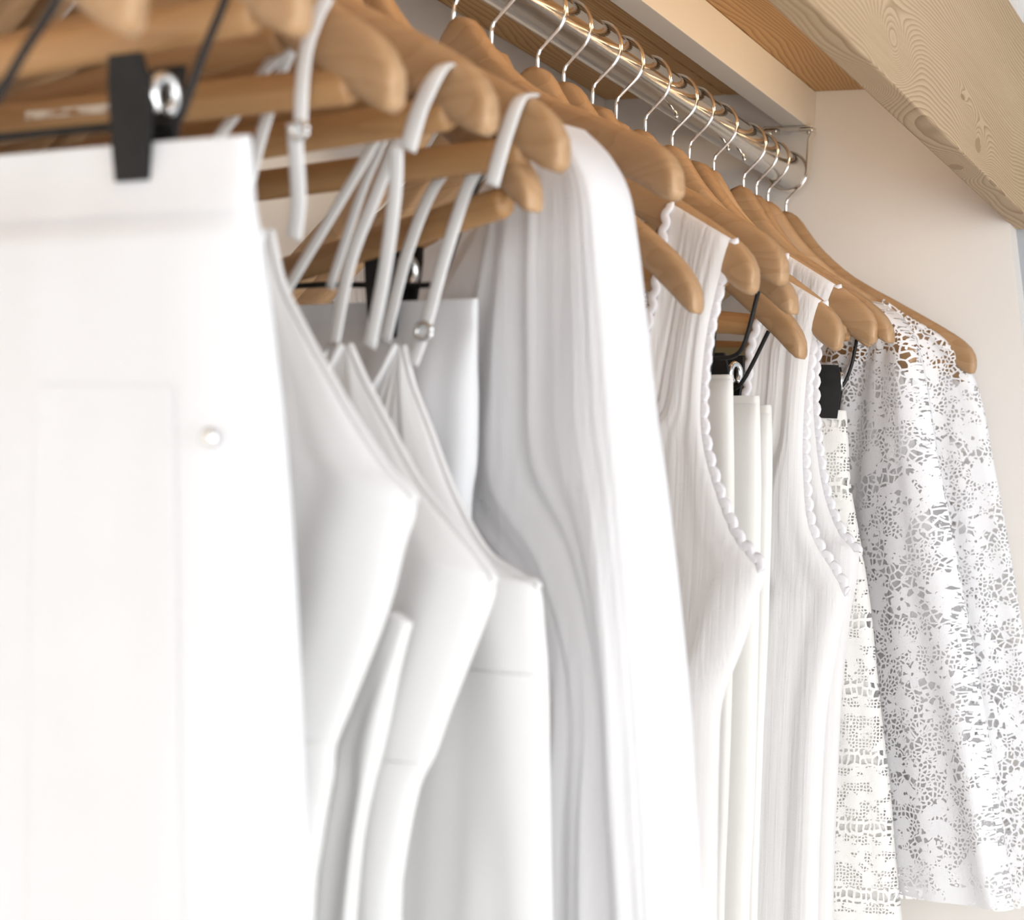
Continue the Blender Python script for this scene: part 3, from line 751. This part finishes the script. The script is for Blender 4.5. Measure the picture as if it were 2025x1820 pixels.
tank('h', 'white sleeveless top with scalloped edges, nearest of three, beside the blouse',
     [(1474, 480), (1456, 535), (1440, 590), (1422, 660), (1410, 740), (1405, 820), (1412, 890), (1434, 970), (1472, 1062), (1522, 1128), (1508, 1180), (1478, 1275), (1434, 1385), (1425, 1500), (1422, 1650), (1420, 1820), (1420, 2200)],
     [(1352, 410), (1344, 475), (1336, 545), (1322, 625), (1300, 710), (1270, 800)], None, 0.5625)
tank('d', 'white sleeveless top with scalloped edges, middle of three',
     [(1641, 600), (1627, 650), (1616, 705), (1606, 790), (1601, 880), (1603, 960), (1610, 1030), (1628, 1080), (1658, 1125), (1682, 1172), (1680, 1200), (1660, 1285), (1640, 1400), (1632, 1500), (1625, 1650), (1620, 1820), (1612, 1960)],
     [(1560, 552), (1535, 610), (1508, 680), (1498, 770), (1480, 860)], None, 0.5625)
tank('c', 'white sleeveless top with scalloped edges, farthest of three, before the lace skirt',
     [(1667, 568), (1650, 610), (1632, 660), (1622, 720), (1620, 800), (1626, 880), (1636, 950), (1652, 1010), (1676, 1060), (1702, 1092), (1698, 1150), (1685, 1220), (1670, 1350), (1662, 1500), (1655, 1650), (1650, 1820), (1645, 1960)],
     [(1568, 508), (1560, 560), (1550, 640), (1545, 720), (1535, 800), (1515, 880)], None, 0.5625)

# ------------------------------------------------------------------ ivory trousers between the tank tops
def clipped(key, off, label, R, mat, depth=0.012, name='trousers', folds=None, cat='trousers'):
    pl = (PLANE[key][0] + off, PLANE[key][1]); g = base_empty(name, pl, 0.75, label, cat, 'trousers on clip hangers' if cat == 'trousers' else None)
    sh = Shell(pl, None, R, depth, folds or [(0.006, 4.0, 0.1, 0.2, 0.5), (0.002, 9.0, 0.3, 0.1, 0.4)], 80, 60, bulge=5, dv=([0, .04, .15, 1], [.35, .45, 1, 1.4]), seed=off * 90)
    part('leg' if cat == 'trousers' else 'body', sh.mesh('leg'), mat, g)
    return pl, g, sh
pl, g, sh = clipped('f', 0.0, 'ivory trousers with narrow folded edge beside the nearest scalloped top', [(1450, 741), (1451, 800), (1453, 1000), (1450, 1300), (1440, 1600), (1432, 1820), (1428, 2300)], M_TWILL, 0.009)
part('waistband', sh.mesh('waistband', v1=0.05, extra=0.0014, nv=8), M_TWILL, g)
pl, g, sh = clipped('e', -0.012, 'ivory trousers with rounded fold, right of the narrow folded pair', [(1502, 783), (1504, 860), (1506, 1000), (1500, 1300), (1492, 1600), (1482, 1820), (1478, 2300)], M_TWILL, 0.012)
part('waistband', sh.mesh('waistband', v1=0.05, extra=0.0014, nv=8), M_TWILL, g)
pl, g, sh = clipped('e', 0.014, 'ivory trousers farthest back of three, edge next to the middle scalloped top', [(1526, 801), (1528, 880), (1527, 1000), (1520, 1250), (1508, 1500), (1496, 1820), (1490, 2300)], M_TWILL, 0.009)
part('waistband', sh.mesh('waistband', v1=0.05, extra=0.0014, nv=8), M_TWILL, g)
rack('f', [(1500, 575), (1494, 598), (1479, 658), (1465, 693), (1446, 706), (1415, 709), (1380, 710)], [(1372, 716)], n=-0.004)
rack('e', [(1520, 655), (1512, 671), (1492, 712), (1470, 752), (1456, 767), (1440, 771), (1400, 772)], [(1432, 762)], n=0.002)

# ------------------------------------------------------------------ lace skirt and lace dresses
pl, g, sh = clipped('n3', 0.0, 'ivory lace skirt with crosswise bands, hanging from a black clip', [(1674, 812), (1678, 870), (1683, 960), (1701, 1065), (1722, 1200), (1742, 1400), (1760, 1550), (1772, 1700), (1786, 1840), (1800, 2050)], M_LACEB, 0.016, 'lace_skirt',
    [(0.006, 4.0, 0.1, 0.3, 0.6), (0.0035, 9.0, 0.3, -0.2, 0.5), (0.0015, 23.0, 0.3, 0.4, 0.2)], 'skirt')
part('lining', Shell(pl, None, [(1664, 830), (1668, 900), (1673, 960), (1690, 1065), (1710, 1200), (1730, 1400), (1748, 1550), (1760, 1700), (1774, 1840), (1780, 1980)], 0.008, [(0.004, 4.0, 0.1, 0.3, 0.6)], 60, 40, bulge=5).mesh('lining'), M_TWILL, g)
part('waistband', sh.mesh('waistband', v1=0.045, extra=0.001, nv=6), M_TWILL, g)
rack('n3', [(1694, 672), (1691, 690), (1684, 722), (1672, 754), (1660, 767), (1645, 771), (1600, 772)], [(1641, 774)], n=0.0, cs=0.98)
FL = [(0.014, 2.5, 0.1, 0.2, 0.6), (0.006, 5.0, 0.4, -0.2, 0.5)]
pl = PLANE['n1']; g = base_empty('lace_dress', pl, 0.9, 'white floral lace dress in front of another, right of the lace skirt', 'dress', 'white floral lace dresses')
sh = Shell(pl, [(1690, 588), (1672, 620), (1640, 680), (1600, 740)],
           [(1737, 598), (1784, 626), (1814, 660), (1829, 700), (1840, 748), (1858, 875), (1886, 1036), (1913, 1196), (1940, 1356), (1964, 1516), (1980, 1650), (1994, 1760), (2000, 1800)], 0.020, FL, 80, 110, bulge=30, mirror=True, hung=True)
part('body', sh.mesh('body'), M_LACE, g)
part('lining', Shell(pl, [(1690, 640), (1660, 760), (1640, 900), (1620, 1200), (1610, 1500), (1600, 1700)], [(1790, 690), (1805, 780), (1825, 900), (1878, 1200), (1925, 1500), (1950, 1700)], 0.008, FL[:2], 60, 50, bulge=4, hung=True).mesh('lining'), M_COTTON, g)
pl = PLANE['a2']; g = base_empty('lace_dress', pl, 0.9, 'white floral lace dress at the far right, against the end wall', 'dress', 'white floral lace dresses')
sh = Shell(pl, [(1740, 598), (1720, 660), (1700, 740), (1670, 800)],
           [(1742, 596), (1795, 630), (1852, 663), (1890, 697), (1914, 728), (1940, 800), (1963, 920), (1987, 1050), (2012, 1200), (2032, 1330), (2052, 1500), (2064, 1650), (2070, 1790)], 0.021, FL, 80, 110, bulge=30, mirror=True, hung=True, seed=5.0)
part('body', sh.mesh('body'), M_LACE2, g)
# brass rail seen below the trouser bars
h = HANG['n2']; pl = PLANE['n2']
a0, a1 = SZ(pl, 1508, 688), SZ(pl, 1508, 711)
def rail_box(pl, s, z0, z1, th=0.003):
    vs = [W3(pl, a, z, n) for a in (-s, s) for z in (z1, z0) for n in (-th, th)]
    return mesh('clip_rail', vs, [(0, 1, 3, 2), (4, 6, 7, 5), (0, 4, 5, 1), (2, 3, 7, 6), (0, 2, 6, 4), (1, 5, 7, 3)], False)
part('clip_rail', rail_box(pl, a0[0] + 0.02, a0[1], a1[1]), M_BRASS, h, 'dull greenish brass rail')

# the next clip wire, nearer than the trousers: only its bent end shows
rack('p', [(128, -40), (102, 18), (52, 95), (4, 176), (-30, 222), (-80, 240), (-200, 240)], [], n=-0.02)
# worn print on the first dress hanger's bar
m, nt, b, o = new_mat('worn_print')
link(nt, ramp(nt, noise(nt, coords(nt, (300, 45, 300)), 1.0, 1, 0.5), [(0.38, (0.34, 0.17, 0.06)), (0.55, (0.72, 0.62, 0.50))]), b.inputs['Base Color'])
pl = PLANE['n']; z = ZR + ZBEND - 0.170
a0, a1 = SZ(pl, 50, 212, -0.019)[0], SZ(pl, 235, 212, -0.019)[0]
part('printed_mark', mesh('printed_mark', [W3(pl, a, zz, n) for n in (-0.0183, -0.0190) for a in (a0, a1) for zz in (z - 0.002, z + 0.002)], [(0, 1, 3, 2), (4, 6, 7, 5), (0, 4, 5, 1), (2, 3, 7, 6), (0, 2, 6, 4), (1, 5, 7, 3)], False), m, HANG['n'], 'faded pale print')
